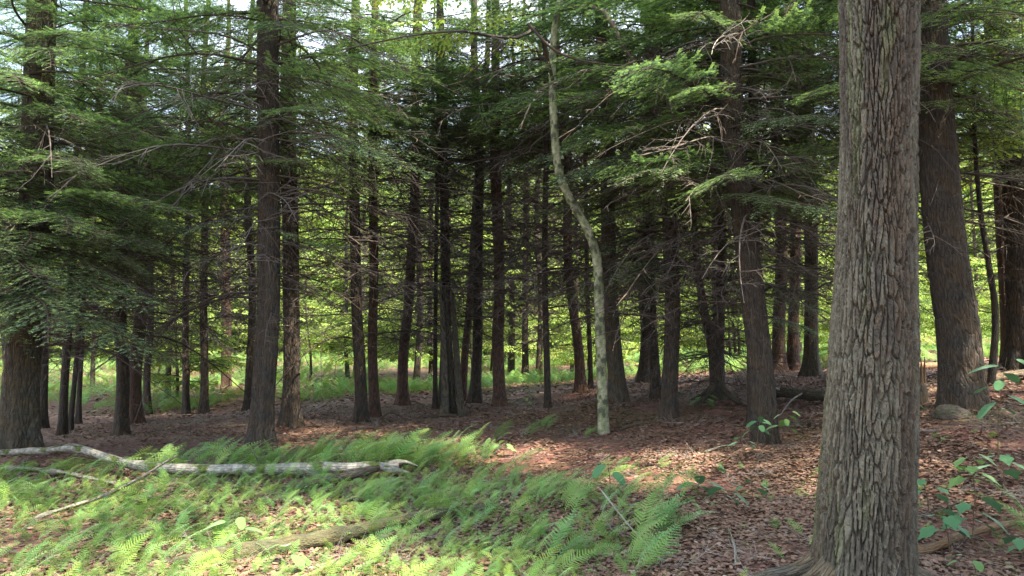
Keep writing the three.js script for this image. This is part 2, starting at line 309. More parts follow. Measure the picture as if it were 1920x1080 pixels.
let treeSeed = 100;
function hemlock(o) {
  const far = o.z < -13.3; const { x, z, dia, label, lean = 0, ht = 19, live: live0 = 3.4, dead = 1.2, len = 3.0, density = far ? 0.5 : 1.05, limbs = 6, mat = M.hemlock, near = false, group, deadDensity = 1, taper = 0.6, thin = far ? 0.65 : 0.45 } = o;
  const live = o.high ? live0 : far ? live0 + 1.4 : live0 * 0.92, seed = ++treeSeed, r = rng(seed), y0 = H(x, z) - 0.04, t = thing('hemlock_tree', label, 'tree', x, y0, z, group);
  const path = o.pts ? pathThrough(o.pts) : straight(lean, (r() - 0.5) * 0.03, Math.min(0.25, dia), seed), R = dia / 2;
  const rad = (h) => R * (h < 6 ? lerp(1.04, lerp(1, taper + 0.25, 0.75), clamp(h / 6)) : lerp(lerp(1, taper + 0.25, 0.75), 0.06, (h - 6) / (ht - 6)));
  part('trunk', trunkGeo(path, rad, { seg: near ? 72 : 16, step: near ? 0.045 : 0.3, ridge: near ? 0.013 : 0, flare: o.flare ?? 0.95, fh: o.fh ?? 0.26, lobes: 4 + Math.floor(r() * 3), seed, ht, fineTo: near ? 7 : 8 }), mat, t);
  // the bare lower limbs; the stoutest are parts of their own
  const rows = DEAD.map(() => []), rowsPale = DEAD.map(() => []);
  const nd = Math.round((Math.min(live + 2.2, 9) - dead) * (far ? 10 : 14) * deadDensity); let gold = r() * 6;
  for (let i = 0; i < nd; i++) {
    const h = dead + (Math.min(live + 2.2, 9) - dead) * (i + r()) / nd, p = path(h), a = (gold += 2.4 + 0.6 * r()), s = len / 2.5 * (0.55 + 0.95 * r()) * sstep(dead - 0.9, dead + 1.8, h), k = Math.floor(r() * DEAD.length);
    (r() < 0.045 ? rowsPale : rows)[k].push(M4(p.x, p.y, p.z, (r() - 0.5) * 0.9, a, 0.25 * (r() - 0.6), s, s, s));
  }
  rows.forEach((m, k) => copies('dead_twigs', DEAD[k], M.twig, m, null, t)); rowsPale.forEach((m, k) => copies('dead_twigs', DEAD[k], M.paleTwig, m, null, t));
  for (let i = 0; i < limbs; i++) {
    const h = dead + 0.3 + (live + 2 - dead) * (i + r()) / limbs, p = path(h), s = (1 + 0.6 * r()) * len / 2.5, m = part('branch', DEADBIG[Math.floor(r() * 4)], M.limb, t);
    m.position.copy(p); m.rotation.set((r() - 0.5) * 0.6, r() * 6.283, 0.15 * (r() - 0.6), 'YZX'); m.scale.setScalar(s);
  }
  for (const [h, az, el, s, k] of o.limbSpots ?? []) { const p = path(h), m = part('branch', DEADBIG[k], M.limb, t); m.position.copy(p); m.rotation.set(0, az, el, 'YZX'); m.scale.setScalar(s); }
  // the live boughs
  const nl = Math.round((ht - live) * 6.5 * density) + Math.round(14 * density), vs = [seed % 4, (seed + 1 + (seed >> 2) % 3) % 4], ms = [[], []], cs = [[], []];
  const add = (h, a, el, s, k) => { const p = path(h), f = 0.9 + 0.5 * r(); ms[k].push(M4(p.x, p.y, p.z, (r() - 0.5) * 0.7, a, el, s, s * (0.8 + 0.5 * r()), s)); cs[k].push(C3(f, f, f * (0.85 + 0.3 * r()))); };
  for (let i = 0; i < nl; i++) {
    const u = Math.pow((i + r()) / nl, 1.25), h = live + (ht - live) * u * 0.985, L = len * Math.pow(1.02 - u, 0.65) * (0.65 + 0.5 * r()) * lerp(0.75, 1, sstep(0, 0.12, u));
    if (h > 8 && r() < thin) continue;
    add(h, (gold += 2.4 + 0.5 * r()), 0.14 * (r() - 0.5) + lerp(-0.05, 0.2, u), L / 2.2, i % 2);
  }
  for (const [h, az, el, s] of o.boughs ?? []) add(h, az, el, s, Math.floor(r() * 2));
  ms.forEach((m, k) => { copies('foliage', BOUGH[vs[k]].green, M.needles, m, cs[k], t); copies('twigs', BOUGH[vs[k]].wood, M.limb, m, null, t); });
  return t;
}

// ---------------------------------------------------------------- the trees one can tell apart
const PI = Math.PI;
const BG = 'hemlock trunks far back in the stand';
const trees = [
  { x: -6.55, z: -10, dia: .4, flare: .5, fh: .4, near: true, pts: [[0, 0, 0], [0, 1, 0], [.1, 3.2, 0], [.08, 5.4, 0], [.1, 9, 0]], live: 2.5, dead: 1.1, len: 2.6, mat: M.hemlockGrey, limbs: 8, density: 1.2,
    boughs: [[2.3, -.9, -.12, .95], [2.5, -1.4, -.05, 1], [2.7, -.4, -.08, 1.1], [2.9, -1.1, 0, 1.05], [3.1, -.7, 0, 1.1], [2.1, -1.7, -.1, .8], [2.6, -2.2, -.1, .9], [3.3, -.2, 0, 1.1], [2.4, -.2, -.1, .9], [3.5, -1.5, .05, 1.1], [2, -1.2, -.15, .75], [2.8, -1.8, 0, 1], ...Array.from({ length: 18 }, (_, i) => [1.85 + .085 * i, -.15 - ((i * 1.37) % 2.3), -.1 + .012 * i, 1.05 + .05 * (i % 6)]), ...Array.from({ length: 16 }, (_, i) => [3.4 + .2 * i, -.2 - ((i * 1.61) % 2.6), .02, 1 + .06 * (i % 5)])],
    label: 'thick grey-brown hemlock at the left edge with pale green boughs hiding its middle' },
  { x: -8.38, z: -14, dia: .14, lean: .013, live: 3.2, label: 'slender dark hemlock stem just right of the thick left-edge trunk', limbs: 3 },
  { x: -8.6, z: -14.6, dia: .09, lean: .054, live: 3.4, ht: 12, label: 'thin dark stem leaning right, beside the slender hemlock near the left edge', limbs: 2 },
  { x: -9.82, z: -17, dia: .1, live: 4, ht: 13, label: 'thin pole-like stem in the pinkish clearing at left', limbs: 2 },
  { x: -10.0, z: -16, dia: .17, lean: -.03, live: 3.6, label: 'hemlock half hidden behind the thick trunk at the left edge', limbs: 3 },
  { x: -6.77, z: -13, dia: .21, lean: .013, live: 3.4, mat: M.hemlock, label: 'dark hemlock trunk with flared foot midway between left edge and tall dark trunk', limbs: 5 },
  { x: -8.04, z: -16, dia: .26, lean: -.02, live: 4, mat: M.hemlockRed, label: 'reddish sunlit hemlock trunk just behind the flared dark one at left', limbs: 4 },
  { x: -9.71, z: -20, dia: .17, lean: -.03, live: 4.5, label: 'far dark hemlock right of the reddish trunk at left', limbs: 2 },
  { x: -8.25, z: -19, dia: .16, lean: -.02, live: 4.5, label: 'left one of two slim trunks standing close together behind dead limbs', limbs: 2 },
  { x: -7.8, z: -19, dia: .19, lean: -.02, live: 4.5, label: 'right one of two slim trunks standing close together behind dead limbs', limbs: 2 },
  { x: -6.85, z: -19.5, dia: .2, lean: -.01, live: 4.5, label: 'hemlock peeping out just left of the tall dark trunk', limbs: 2 },
  { x: -3.34, z: -10, dia: .28, flare: 1.05, fh: .3, near: true, lean: -.012, live: 4.6, dead: 1.6, len: 2.7, limbs: 6, taper: .75, ht: 21, density: 1, label: 'tall dark hemlock rising behind the pale log, long dead limbs to its left',
    limbSpots: [[2.9, 3.4, -.25, 1.25, 0], [2.55, 3.0, -.3, 1.1, 1], [2.2, 3.6, -.2, 1.2, 2], [3.3, 3.2, -.1, 1.3, 3], [3.95, 3.05, .12, 1.2, 1], [2.75, 2.7, -.35, 1.0, 3], [3.6, .2, .05, 1.2, 0], [2.4, .1, -.3, .9, 2], [4.3, 3.6, .1, 1.3, 2]], boughs: [[3.6, 3.1, -.05, .9], [3.2, 3.4, -.1, .75], [3.9, -1.0, 0, .6], [3.0, -.2, -.1, .45]] },
  { x: -3.89, z: -13.2, dia: .27, near: true, lean: -.02, live: 4.8, dead: 1.4, taper: .75, limbs: 6, label: 'hemlock with wide flared foot right behind the tall dark trunk' },
  { x: -2.8, z: -14, dia: .21, lean: -.029, live: 4.2, mat: M.hemlock, limbs: 6, label: 'front stem of the close pair rising left of centre' },
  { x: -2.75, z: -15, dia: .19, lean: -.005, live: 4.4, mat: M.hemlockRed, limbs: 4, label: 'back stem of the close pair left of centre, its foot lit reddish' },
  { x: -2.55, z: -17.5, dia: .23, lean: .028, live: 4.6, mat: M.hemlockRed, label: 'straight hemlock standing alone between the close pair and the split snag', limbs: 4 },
  { x: -2.94, z: -23, dia: .2, live: 5, label: 'left of two distant trunks seen past the lone straight hemlock', limbs: 2 },
  { x: -2.75, z: -25.5, dia: .19, live: 5, label: 'right of two distant trunks seen past the lone straight hemlock', limbs: 2 },
  { x: -1.64, z: -16, dia: .09, live: 4, ht: 12, label: 'thin dark pole just left of the split hollow snag', limbs: 2 },
  { x: -1.45, z: -16.2, dia: .22, lean: -.027, live: 3.6, label: 'hemlock trunk directly behind the split hollow snag', limbs: 5 },
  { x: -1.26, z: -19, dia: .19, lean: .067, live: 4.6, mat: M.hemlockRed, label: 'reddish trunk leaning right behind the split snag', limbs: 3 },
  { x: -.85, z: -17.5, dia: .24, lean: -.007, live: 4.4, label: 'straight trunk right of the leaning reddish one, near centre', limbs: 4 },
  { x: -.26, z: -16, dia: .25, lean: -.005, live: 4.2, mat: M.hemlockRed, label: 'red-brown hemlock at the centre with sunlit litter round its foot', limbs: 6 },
  { x: -.02, z: -28, dia: .26, live: 6, mat: M.hemlockGrey, label: 'distant grey trunk just right of the central red-brown hemlock', limbs: 2 },
  { x: .48, z: -27, dia: .24, live: 6, label: 'left of two distant trunks over the green rise right of centre', limbs: 2 },
  { x: .93, z: -26, dia: .22, live: 6, label: 'right of two distant trunks over the green rise right of centre', limbs: 2 },
  { x: .69, z: -14.5, dia: .12, lean: -.005, live: 3.8, ht: 13, label: 'thin young hemlock stem with bare twigs left of the pale bent beech', limbs: 5, deadDensity: 1.5 },
  { x: 1.53, z: -16.5, dia: .21, lean: -.066, live: 4, mat: M.hemlockRed, label: 'hemlock leaning left just left of the pale bent beech', limbs: 6, deadDensity: 1.4 },
  { x: 1.79, z: -17, dia: .1, lean: -.011, live: 4, ht: 12, label: 'thin stem squeezed between the leaning hemlock and the pale beech', limbs: 2 },
  { x: 1.92, z: -13.5, dia: .29, lean: -.037, live: 4.2, mat: M.hemlockGrey, label: 'broad-footed hemlock right behind the pale bent beech', limbs: 7, deadDensity: 1.3, flare: .7 },
  { x: 3.09, z: -17.5, dia: .24, lean: .02, live: 4.6, label: 'hemlock in the green gap right of the broad-footed one', limbs: 4 },
  { x: 2.41, z: -11.5, dia: .23, near: true, lean: -.017, live: 3.9, label: 'dark straight hemlock standing on the litter bank, right of the beech', limbs: 8, deadDensity: 1.4, flare: .35 },
  { x: 2.62, z: -13.6, dia: .17, lean: -.012, live: 4.2, label: 'slimmer trunk showing at the left side of the dark straight hemlock', limbs: 4 },
  { x: 3.13, z: -9.3, dia: .29, near: true, density: .6, pts: [[0, 0, 0], [-.03, .9, 0], [-.12, 1.83, 0], [-.22, 2.9, 0], [-.31, 3.6, 0], [-.34, 4.6, 0], [-.33, 5.6, 0], [-.33, 9, 0]], live: 3.3, dead: 1.3, len: 2.3, limbs: 8, flare: .3, deadDensity: 1.3, label: 'dark hemlock leaning left with green seedlings at its foot',
    boughs: [[3.2, .2, -.1, .7], [3.4, 2.4, -.05, .8], [3.1, -1.6, -.1, .6], [3.6, 3.4, 0, .9], [4.2, 3.0, -.05, 1], [4.8, 3.3, 0, 1.1], [5.3, 2.9, 0, 1.2], [5.6, 3.5, 0, 1.2], [4.5, 3.7, 0, 1]] },
  { x: 3.42, z: -10.6, dia: .14, live: 3.6, ht: 13, label: 'slim trunk hidden close behind the left-leaning dark hemlock', limbs: 4 },
  { x: 6.06, z: -17, dia: .27, lean: .015, live: 5, mat: M.hemlockRed, label: 'left of two reddish trunks behind the fallen grey log', limbs: 5 },
  { x: 6.42, z: -17.1, dia: .24, lean: .026, live: 5, mat: M.hemlockRed, label: 'right of two reddish trunks behind the fallen grey log', limbs: 4 },
  { x: 6.15, z: -15.4, dia: .27, lean: .03, live: 4.6, mat: M.hemlockGrey, label: 'grey hemlock just left of the big furrowed foreground trunk', limbs: 5 },
  { x: 5.5, z: -10.5, dia: .2, lean: .05, live: 4, label: 'trunk half hidden behind the right side of the big furrowed trunk', limbs: 3 },
  { x: 5.42, z: -9, dia: .46, near: true, density: .6, pts: [[0, 0, 0], [-.04, 1, 0], [-.13, 1.8, 0], [-.24, 3.6, 0], [-.27, 5, 0], [-.25, 9, 0]], live: 4.3, dead: 2.8, limbs: 3, deadDensity: .5, taper: .55, flare: .35, ht: 21, label: 'thick dark hemlock on the mound at right, leaning left over a stone',
    boughs: [[4.0, -1.4, -.1, .7], [4.3, -.3, -.1, .9], [4.2, -2.2, -.1, .7], [3.9, .3, -.1, .7]] },
  { x: 8.17, z: -12, dia: .34, near: true, pts: [[0, 0, 0], [0, .8, 0], [0, 3.4, 0], [-.23, 6, 0], [-.3, 9, 0]], live: 3.6, dead: 2, limbs: 4, taper: .6, label: 'thick hemlock trunk cut by the right edge of the picture', boughs: [[3.4, 3.4, -.1, .9], [3.6, -2.4, -.05, 1], [3.8, 3, 0, 1], [3.3, -1.9, -.1, .8], [4, -2.8, 0, 1]] },
  { x: 9.3, z: -14, dia: .2, lean: -.019, live: 4, mat: M.hemlockRed, label: 'narrow trunk just left of the thick one at the right edge', limbs: 3 },
];
trees.forEach(hemlock);
{ // more of the stand further back
  const r = rng(777), taken = trees.map((t) => [t.x, t.z]);
  for (let i = 0, tries = 0; i < 9 && tries < 4000; tries++) {
    const d = 19 + 8 * Math.pow(r(), 0.8), x = d * (r() * 1.7 - 0.85), z = -d;
    if (taken.some(([a, b]) => (a - x) ** 2 + (b - z) ** 2 < 4) || (x > 7 && z > -40 && x / d > 0.42 && x / d < 0.66)) continue;
    taken.push([x, z]); i++;
    hemlock({ x, z, dia: 0.14 + 0.2 * r(), lean: (r() - 0.5) * 0.06, live: 5 + 4 * r(), dead: 1.5, ht: 15 + 6 * r(), len: 2.2, density: 0.35, deadDensity: 0.6, thin: 0.6, limbs: 0, mat: [M.hemlock, M.hemlockRed, M.hemlockGrey][i % 3], label: 'slender hemlock trunk far back among the shaded stand', group: BG });
  }
}

{ // the stand goes on round the camera: unseen hemlocks, added to shade the place
  const r = rng(888), at = [[5.9, -2.3, 4.2, 1.1], [8.4, .2, 4, 1], [9.4, -4.6, 4, 1], [13, -4.5], [14.5, -8], [12.5, 0], [16, 3], [17, -12], [9, 7.5], [-10.5, 3.5], [-11.5, -2.5], [9.5, 11], [1.5, 14], [-5, 13], [-12, 9], [-14, 0], [-13, -7], [20, -3], [20, 8], [6, 18], [-9, 19], [15, 16], [-17, 14]];
  for (const [x, z, live, dense] of at) hemlock({ x, z, dia: 0.24 + 0.16 * r(), live: live ?? 3.2, high: true, dead: 1.4, ht: 18 + 4 * r(), len: 3, density: dense ?? 0.7, limbs: 0, thin: 0.3, label: 'unseen hemlock of the surrounding stand, added for its shade', group: 'hemlocks around the viewpoint' });
}

// ---------------------------------------------------------------- broad-leaved trees
function sprays(t, list, name = 'foliage', tint = [1, 1, 1]) {   // list of [x, y, z, azimuth, tilt, size]
  const r = rng(list.length * 7 + 3), ms = [[], [], []], cs = [[], [], []];
  list.forEach(([x, y, z, a, el, s], i) => { const k = i % 3, f = 0.75 + 0.5 * r(); ms[k].push(M4(x, y, z, (r() - 0.5) * 0.8, a, el, s)); cs[k].push(C3(f * tint[0] * (0.85 + 0.35 * r()), f * tint[1], f * tint[2])); });
  ms.forEach((m, k) => { copies(name, SPRAY[k].green, M.leaf, m, cs[k], t); copies('twigs', SPRAY[k].wood, M.limb, m, null, t); });
}
function leafTree(o) {
  const { x, z, dia, ht, low, wide, n, label, group, lean = 0, tint } = o, seed = ++treeSeed, r = rng(seed), t = thing(o.name ?? 'broadleaf_tree', label, 'tree', x, H(x, z) - 0.04, z, group), path = straight(lean, (r() - 0.5) * 0.05, 0.3, seed);
  part('trunk', trunkGeo(path, (h) => (dia / 2) * lerp(1, 0.15, clamp(h / ht)), { seg: 10, step: 0.4, flare: 0.3, seed, ht, fineTo: 4 }), M.hemlockGrey, t);
  const list = [], nb = Math.max(6, Math.round(n / 9)); let a = r() * 6;
  for (let i = 0; i < nb; i++) {
    const u = (i + r()) / nb, h = lerp(low, ht * 0.97, u), L = wide * (0.5 + 0.7 * r()) * Math.pow(Math.sin(PI * clamp(0.18 + 0.8 * u)), 0.6), p = path(h), up = 0.15 + 0.5 * r(); a += 2.4;
    const at = (v) => V(p.x + Math.cos(a) * L * v, p.y + L * (up * v - 0.25 * v * v), p.z - Math.sin(a) * L * v);
    const b = new MB().tube([at(0), at(0.4), at(0.75), at(1)], [0.012 + 0.006 * L, 0.01 + 0.003 * L, 0.008, 0.004], 4); part('branch', b.geo(), M.limb, t);
    for (let k = 0; k < 9; k++) { const v = 0.25 + 0.78 * (k + r()) / 9, q = at(v); list.push([q.x, q.y, q.z, a + (k % 2 ? 1 : -1) * (0.3 + 0.8 * r()), 0.3 * (r() - 0.5), 0.6 + 0.5 * r()]); }
  }
  sprays(t, list, 'foliage', tint);
  return t;
}
{
  const r = rng(909);
  for (let i = 0; i < 44; i++) {
    const d = 21 + 16 * (i + r()) / 44, x = d * (r() * 1.6 - 0.8);
    leafTree({ x, z: -d, dia: 0.05 + 0.08 * r(), ht: 2.2 + 5 * r() * r(), low: .4 + .6 * r(), wide: 1.3, n: 110, label: 'young leafy understory tree glowing yellow-green behind the hemlocks', group: 'leafy understory trees behind the hemlocks', name: 'understory_tree', lean: (r() - 0.5) * 0.1, tint: [1.1, 1.1, 0.9] });
  }
  for (let i = 0; i < 34; i++) {
    const d = 37 + 18 * r(), x = d * ((i + 0.2 + 0.6 * r()) / 34 * 1.9 - 0.95);
    leafTree({ x, z: -d, dia: 0.25 + 0.15 * r(), ht: 11 + 5 * r(), low: 1 + r(), wide: 3, n: 330, label: 'tall broadleaf tree in sunlight far behind the hemlock stand', group: 'sunlit broadleaf trees far behind', tint: [1.1, 1.1, 0.9] });
  }
}
{ // leafy crowns catching the sun above the back of the stand
  const r = rng(919);
  for (const [q, d, ht] of [[-.68, 24, 12], [-.56, 27, 13], [-.46, 23, 11], [-.33, 26, 13], [-.22, 29, 13], [-.08, 27, 12], [.08, 30, 13], [.3, 27, 11], [.5, 25, 11], [.62, 23, 11], [.7, 28, 13]])
    leafTree({ x: q * d, z: -d, dia: .12 + .08 * r(), ht, low: 3.4, wide: 2.3, n: 170, label: 'leafy broadleaf crown lit yellow-green between the hemlock trunks', group: 'leafy crowns among the hemlocks', tint: [1.15, 1.1, .85], lean: (r() - .5) * .06 });
}
{ // the wood beyond, one mass
  const r = rng(515), ms = [], cs = [];
  for (let i = 0; i < 34000; i++) { const d = 50 + 40 * r(), x = d * (r() * 2.2 - 1.1), h = 0.3 + 15 * Math.pow(r(), 1.5), f = 0.7 + 0.6 * r(); ms.push(M4(x, H(x, -d) + h, -d, r() - 0.5, r() * 6.3, r() - 0.5, 2.2 + 1.4 * r())); cs.push(C3(f, f, f * 0.9)); }
  const o = copies('distant_wood', SPRAY[0].green, M.leaf, ms, cs, scene); o.userData.label = 'sunlit green wood closing the view behind the trunks'; o.userData.category = 'wood';
}

// the pale bent beech
{
  const pts = [[1.34, 0, -11], [1.32, .95, -11], [1.29, 1.72, -11], [1.28, 2.27, -11], [1.23, 2.75, -11], [1.05, 3.19, -11], [.84, 3.55, -11], [.70, 3.95, -11], [.64, 4.51, -11], [.61, 5.33, -11], [.64, 6.06, -11], [.74, 6.6, -11], [1, 9, -11.2]].map(([x, y, z]) => [x - 1.34, y, z + 11]);
  const t = thing('beech_tree', 'pale smooth beech with a bent trunk, sunlit at the kink', 'tree', 1.34, H(1.34, -11) - .04, -11);
  const b = new MB(), c = curve([[0, -.15, 0], ...pts, [-.1, 11, .2]], 110), n = c.length;
  b.tube(c, c.map((p) => lerp(.082, .03, clamp(p.y / 11)) * (1 + .35 * Math.exp(-Math.max(0, p.y) / .12))), 20, null, .13, 3);
  part('trunk', b.geo(), M.beech, t);
  const up = [[-.72, 5.0, 0], [-.95, 5.5, .9], [-1.3, 5.15, 1.7]], list = [];
  const limb = (p, r0) => { const q = curve(p, 14); part('branch', new MB().tube(q, q.map((_, i) => lerp(r0, .006, i / 14)), 6, null, .1, 5).geo(), M.limb, t); return q; };
  limb([[-.72, 4.9, 0], [-.85, 5.3, .9], [-1.14, 5.42, 1.8], [-.8, 5.1, 1.75], [-.33, 4.92, 1.8], [.94, 4.86, 1.8]].slice(2), .022);
  const l1 = limb([[-.70, 5.2, 0], [-.95, 5.75, .7], [-1.25, 5.2, 1.9], [-1.6, 4.7, 3.2], [-1.85, 4.42, 4], [-2.25, 4.43, 3.9], [-3.1, 4.43, 3.5]], .028);
  limb([[-1.55, 4.6, 3.4], [-1.44, 4.42, 3.7], [-1.83, 4.1, 3.6]], .012);
  limb([[-.6, 6.4, 0], [-.1, 6.0, .9], [.2, 5.1, 1.5], [.53, 4.75, 1.5], [.75, 4.33, 1.5], [.95, 3.8, 1.5]], .04);
  const r = rng(66);
  for (let i = 0; i < 150; i++) { const a = r() * 6.28, R = 2.4 * Math.sqrt(r()), h = 6.3 + 5 * r(); list.push([-.4 + Math.cos(a) * R, h, Math.sin(a) * R, -a, .2 * (r() - .5), .8 + .4 * r()]); }
  for (let i = 0; i < 10; i++) { const p = l1[6 + Math.floor(r() * 8)]; list.push([p.x, p.y, p.z, r() * 6.28, .1, .3 + .25 * r()]); }
  sprays(t, list);
}
// the forked hemlock with spreading roots
{
  const x = 3.42, z = -12.5, y = H(x, z) - .04, t = thing('forked_tree', 'forked trunk with spreading roots in the middle of the litter bank', 'tree', x, y, z);
  const stem = (p, r0, r1) => { const c = curve(p, 60); part('trunk', new MB().tube(c, c.map((q, i) => lerp(r0, r1, i / 60) * (1 + .55 * Math.exp(-Math.max(0, q.y) / .16))), 18, null, .07, 8).geo(), M.hemlockGrey, t); return c; };
  const a = stem([[0, -.1, 0], [.02, .4, 0], [.03, .9, 0], [.07, 1.6, 0], [.12, 2.3, 0], [.12, 3.2, 0], [.11, 4, 0], [.1, 8, .1], [.1, 15, 0]], .125, .03), c = stem([[-.02, .3, 0], [-.07, .9, 0], [-.21, 1.6, 0], [-.29, 2.3, 0], [-.34, 3, 0], [-.34, 4, 0], [-.4, 8, -.1], [-.5, 14, 0]], .09, .02);
  for (const [dx, dz, r0] of [[-.42, .35, .05], [.28, .55, .06], [.4, -.1, .045], [-.35, -.3, .05]]) { const q = curve([[dx * .15, .28, dz * .15], [dx * .5, .12, dz * .5], [dx, H(x + dx, z + dz) - y + .0, z * 0 + dz], [dx * 1.5, H(x + dx * 1.5, z + dz * 1.5) - y - .06, dz * 1.5]], 12); part('root', new MB().tube(q, q.map((_, i) => lerp(r0, .015, i / 12)), 8, null, .15, 4).geo(), M.hemlockGrey, t); }
  const r = rng(71), rows = DEAD.map(() => []), ms = [[], []], cs = [[], []];
  for (let i = 0; i < 60; i++) { const p = (i % 2 ? a : c)[6 + Math.floor(18 * r())], s = .4 + .6 * r(); rows[i % 6].push(M4(p.x, p.y, p.z, r() - .5, r() * 6.28, .2 * (r() - .6), s)); }
  rows.forEach((m, k) => copies('dead_twigs', DEAD[k], M.twig, m, null, t));
  for (let i = 0; i < 6; i++) { const p = (i % 2 ? a : c)[10 + Math.floor(12 * r())], m = part('branch', DEADBIG[i % 4], M.limb, t); m.position.copy(p); m.rotation.set(0, r() * 6.28, -.1, 'YZX'); m.scale.setScalar(.9 + .4 * r()); }
  for (let i = 0; i < 90; i++) { const p = (i % 2 ? a : c)[20 + Math.floor(40 * r())], s = .6 + .5 * r(), f = .8 + .4 * r(); ms[i % 2].push(M4(p.x, p.y, p.z, .6 * (r() - .5), r() * 6.28, .1 * (r() - .5), s)); cs[i % 2].push(C3(f, f, f)); }
  ms.forEach((m, k) => { copies('foliage', BOUGH[k].green, M.needles, m, cs[k], t); copies('twigs', BOUGH[k].wood, M.limb, m, null, t); });
}
// the thin crooked stem by the thick leaning hemlock
{
  const x = 6.38, z = -10, y = H(x, z) - .03, t = thing('crooked_sapling', 'thin crooked dark stem between the two thick trunks at right', 'tree', x, y, z), c = curve([[0, -.1, 0], [.09, .6, 0], [.11, 1.03, 0], [.05, 1.61, 0], [-.03, 2.26, 0], [-.08, 3.28, 0], [-.06, 4.25, 0], [-.06, 5.2, 0], [-.2, 7, .2]], 60);
  part('trunk', new MB().tube(c, c.map((_, i) => lerp(.052, .014, i / 60)), 10, null, .12, 2).geo(), M.hemlock, t);
  const r = rng(83), list = [];
  for (let i = 0; i < 8; i++) { const p = c[14 + 5 * i], m = part('branch', DEADBIG[i % 4], M.limb, t); m.position.copy(p); m.rotation.set(0, r() * 6.28, .25, 'YZX'); m.scale.setScalar(.5 + .3 * r()); }
  for (let i = 0; i < 60; i++) { const p = c[36 + Math.floor(24 * r())]; list.push([p.x, p.y, p.z, r() * 6.28, .3 * (r() - .2), .5 + .4 * r()]); }
  sprays(t, list);
}
